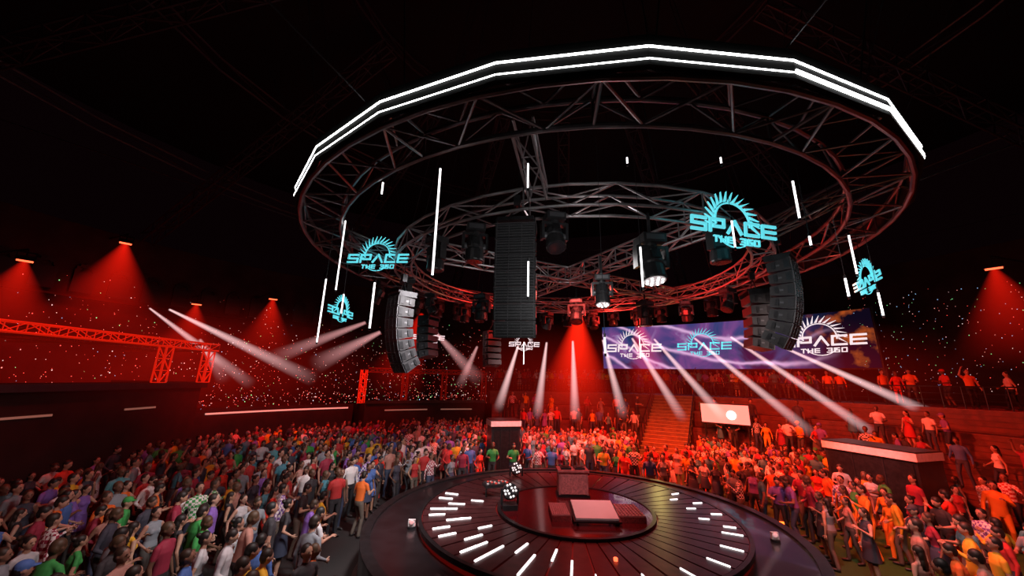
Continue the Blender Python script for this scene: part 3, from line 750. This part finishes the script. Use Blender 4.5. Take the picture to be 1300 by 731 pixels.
AU=[((-.27,-.06,1.16),(-.2,-.27,1.22)),((.27,-.04,1.14),(.22,-.25,1.12))]
AB=[((-.26,.03,1.13),(-.25,-.18,1.02)),((.25,.04,1.12),(.27,-.02,.87))]
AC=[((-.3,-.05,1.5),(-.24,-.12,1.75)),((.25,.0,1.12),(.26,-.12,.9))]
AD=[((-.27,.06,1.14),(-.29,.0,.9)),((.29,-.1,1.2),(.2,-.28,1.32))]
LS=[((-.13,-.06,.5),(-.16,.03,.09)),((.12,-.1,.5),(.13,.05,.09))]
LT=[((-.11,-.12,.52),(-.12,-.1,.09)),((.11,.0,.5),(.14,.1,.09))]
P=[ person('man_tshirt'),
    person('man_tshirt_dancing',lean=.12,twist=.25,arms=AU,legs=LS,headtilt=.25),
    person('woman_long_hair',fem=True,outfit='tank',hairs='long',arms=AB,legs=LT,twist=-.2),
    person('woman_dress',fem=True,outfit='dress',hairs='long',arms=AD,headtilt=.1),
    person('man_long_sleeves',outfit='shirt',lean=.05,arms=AB,legs=LT,headtilt=.3),
    person('man_plaid',outfit='shirt',pat=True,arms=AD,legs=LS,twist=.3),
    person('woman_skirt',fem=True,outfit='skirt',hairs='bun',arms=AB,twist=.2,lean=.08),
    person('man_shorts',outfit='shorts',hairs='cap',arms=AU,legs=LS,lean=.1),
    person('woman_jumpsuit',fem=True,outfit='jump',hairs='long',arms=AB,legs=LT,lean=.15,twist=.2),
    person('man_jumpsuit',outfit='jump',arms=AD,legs=LS,twist=-.3,headtilt=.2),
    person('man_arm_raised',arms=AC,legs=LT,lean=-.03,twist=.1)]
CL=[(.7,.68,.68),(.5,.5,.52),(.05,.2,.26),(.06,.14,.4),(.04,.32,.07),(.2,.1,.4),(.45,.03,.03),(.65,.36,.02),(.7,.14,.02),(.03,.03,.035),(.04,.04,.06),(.22,.25,.28),(.4,.2,.16),(.08,.3,.34),(.28,.02,.05)]
WC=[5,3,4,4,3,4,6,3,2.5,6,5,4,3,2.5,5]
def clash(x,y):
    r=math.hypot(x-CX,y-CY)
    if r<6.1: return True
    dx,dy=x-13.25,y-14.1; uu=dx*math.cos(ar)+dy*math.sin(ar); vv=-dx*math.sin(ar)+dy*math.cos(ar)
    if abs(uu)<1.05 and abs(vv)<1.75: return True
    if math.hypot(x+.3,y-19.4)<1.4: return True
    if math.hypot(x,y)<4.2: return True
    for ux,uy in((12.2,11.0),(10.2,10.0),(3.3,17.4),(12.9,9.6),(9.0,13.4)):
        if math.hypot(x-ux,y-uy)<.5: return True
    return False
cnt=0
def put(x,y,z,parent,vs=None,cols=None):
    global cnt
    v=random.choices(range(len(P)),vs or [6,6,5,3,5,2,3,1.2,.6,.6,.8])[0]
    c=random.choices(CL,WC)[0] if cols is None else random.choice(cols)
    if v in(8,9): c=random.choice([(.8,.25,.02),(.8,.45,.03),(.7,.04,.02)])
    a=math.atan2(CY-y,CX-x)+pi/2+random.gauss(0,.55)
    s=random.uniform(.93,1.05)*(.95 if v in(2,3,6,8) else 1.02)
    o=bpy.data.objects.new('person_%d'%cnt,P[v]); COL.objects.link(o); o.location=(x,y,z); o.rotation_euler=(0,0,a); o.scale=(s,s,s); o.color=(*c,1); o.parent=parent; cnt+=1
crowd=empty('dancing_crowd')
sp=.70
for i in range(-30,32):
    for j in range(-5,50):
        x=i*sp+random.uniform(-.25,.25)+(sp/2 if j%2 else 0); y=j*sp*.9+random.uniform(-.22,.22)
        if clash(x,y) or y<2.5: continue
        r=math.hypot(x-CX,y-CY); d=math.degrees(math.atan2(y-CY,x-CX))%360
        if x<-14.6: continue
        if 72<d<255:
            if r>18.8 or (d<100 and r>14.4): continue
            if random.random()<(.08 if r>7 else .3): continue
            put(x,y,0,crowd)
cr2=empty('dancing_crowd')
for i in range(-2,32):
    for j in range(-2,50):
        x=i*.70+random.uniform(-.25,.25); y=j*.66+random.uniform(-.24,.24)
        if clash(x,y) or y<2.5: continue
        r=math.hypot(x-CX,y-CY); d=math.degrees(math.atan2(y-CY,x-CX)); 
        if not(-100<d<=72) or r>14.6: continue
        if r>9.0 and 52<d<65: continue
        if r<6.5 and d<20: continue
        if math.hypot(x-12.6,y-11.3)<.9: continue
        if random.random()>(.8 if d>15 else .82): continue
        put(x,y,0,cr2,[5,5,4,3,4,3,3,1.5,2.5,2.5,.6])
tc_=empty('terrace_crowd')
for d0 in np.arange(36,99,1.1):
    for r in(19.9,20.6,21.3):
        if 54<d0<63 and r<20: continue
        if random.random()<.72: a=D(d0+random.uniform(-.5,.5)); put(CX+r*math.cos(a),CY+r*math.sin(a),3.64,tc_)
for d0,n in((27,1),(24,2),(20.5,1),(18,1),(15,1),(11,1),(8,1),(32,2)):
    for k in range(n): a=D(d0+k*1.2); r=random.uniform(19.8,20.8); put(CX+r*math.cos(a),CY+r*math.sin(a),3.64,tc_,[1,1,1,1,1,1,1,1,5,5,1],[(.8,.2,.05),(.7,.5,.5),(.6,.05,.04)])
for lv,r in((.94,15.7),(1.84,17.1)):
    for d0 in np.arange(-20,98,1.8):
        if 52<d0<65: continue
        pr=.75 if d0>64 else (.8 if lv<1 else .25)
        if random.random()<pr: a=D(d0+random.uniform(-.6,.6)); put(CX+r*math.cos(a),CY+r*math.sin(a),lv,tc_)
print('people',cnt)

# ------------------------------------------------------------------ lights
def light(kind,name,loc,tgt,power,col,size=1,spot=60,blend=.7):
    l=bpy.data.lights.new(name,kind); l.energy=power; l.color=col
    if kind=='AREA': l.shape='DISK'; l.size=size
    if kind=='SPOT': l.spot_size=D(spot); l.spot_blend=blend; l.shadow_soft_size=size
    if kind=='POINT': l.shadow_soft_size=size
    o=bpy.data.objects.new(name,l); COL.objects.link(o); o.location=loc
    o.rotation_mode='QUATERNION'; o.rotation_quaternion=Vector((0,0,-1)).rotation_difference((Vector(tgt)-Vector(loc)).normalized()); return o
light('SPOT','rig_wash_lamp',(-1.0,8.0,7.3),(-4.6,12.5,0),2600,(1,.92,.92),.4,85,1)
light('SPOT','rig_wash_lamp',(-2.5,6.5,7.3),(-7,7.5,0),900,(1,.84,.82),.4,95,1)
light('SPOT','rig_wash_lamp',(1,14,7.3),(.5,19,0),1800,(1,.66,.62),.4,80,1)
light('SPOT','rig_wash_lamp',(6,8,7.3),(9.5,10,0),1100,(1,.7,.64),.4,85,1)
light('SPOT','rig_wash_lamp',(5.5,5.5,7.3),(8.5,7,0),600,(1,.75,.7),.4,85,1)
light('AREA','stage_wash_lamp',(2,11.2,7.2),(2,11.2,0),130,(1,.10,.08),1.2)
light('SPOT','dj_spot_lamp',(1.2,6.6,7.2),(2,10.9,1.5),800,(1,.6,.6),.2,30,1)
light('SPOT','red_spot_lamp',(3.4,18.4,7.6),(3.4,20.5,0),8000,(1,.02,.008),.3,120)
light('SPOT','red_spot_lamp',(5,15.5,7.6),(7,19,0),4000,(1,.08,.03),.3,100)
light('SPOT','red_spot_lamp',(8,16.0,7.6),(12.5,18.5,0),6500,(1,.05,.015),.3,115)
light('SPOT','red_spot_lamp',(8,9,7.6),(14,12,0),3600,(1,.05,.018),.3,120)
light('SPOT','red_spot_lamp',(-9,20,8),(-13,24,2),2600,(1,.012,.005),.3,120)
light('SPOT','red_spot_lamp',(-12,12,9),(-13,13,0),600,(1,.02,.01),.3,120)
light('SPOT','red_spot_lamp',(-6,4,9),(-9,6,0),260,(1,.05,.03),.3,120)
for x,y,z,r,L in RC:
    a=math.atan2(y-CY,x-CX)
    light('SPOT','red_wall_lamp',(x,y,z-.1),(x+math.cos(a)*.8,y+math.sin(a)*.8,z-5),900,(1,.010,.004),.3,95)
light('SPOT','ring_red_lamp',(5.2,12,6.0),(8.6,11,8.4),520,(1,.02,.015),.3,120)  # three red lights added to colour the ring truss, no fixtures modelled
light('POINT','ring_red_lamp',(4,15,7.0),(0,0,0),160,(1,.03,.02),.3)
light('SPOT','ring_red_lamp',(0,14,6.4),(-2,16,8.2),160,(1,.03,.02),.3,120)
light('POINT','ring_white_lamp',(1.8,7.2,6.7),(0,0,0),45,(1,.95,.95),.3)  # rim light added to lift the moving heads, no fixture modelled
light('SPOT','rig_key_lamp',(.8,3.0,5.4),(1.0,6.4,6.6),120,(1,.97,.97),.2,95,1)  # this and the next two spots are added to brighten the speaker arrays
light('SPOT','rig_key_lamp',(-1.6,6.2,6.2),(-2.8,9,6.2),38,(1,.9,.9),.2,70,1)
light('SPOT','rig_key_lamp',(4.2,5.3,6.0),(6,7.8,6.2),90,(1,.9,.9),.2,70,1)
light('POINT','stair_lamp',(7.6,20.3,3.6),(0,0,0),60,(.9,.75,.2),.3)
light('SPOT','tower_lamp',(8.5,11.8,7.6),(12.5,13.8,2.4),750,(1,.9,.9),.2,26,1)  # spot added to brighten the pale edge band of the tower
b=MB()
for x,y in((12.2,11.0),(10.2,10.0),(3.3,17.4),(12.9,9.6),(9.0,13.4)):
    b.tube((x,y,0),(x,y,.12),.16,n=14,m=1); b.tube((x,y,.12),(x,y,.15),.13,n=14,m=0)
b.obj('floor_uplight',[M['amber'],M['blackm']])
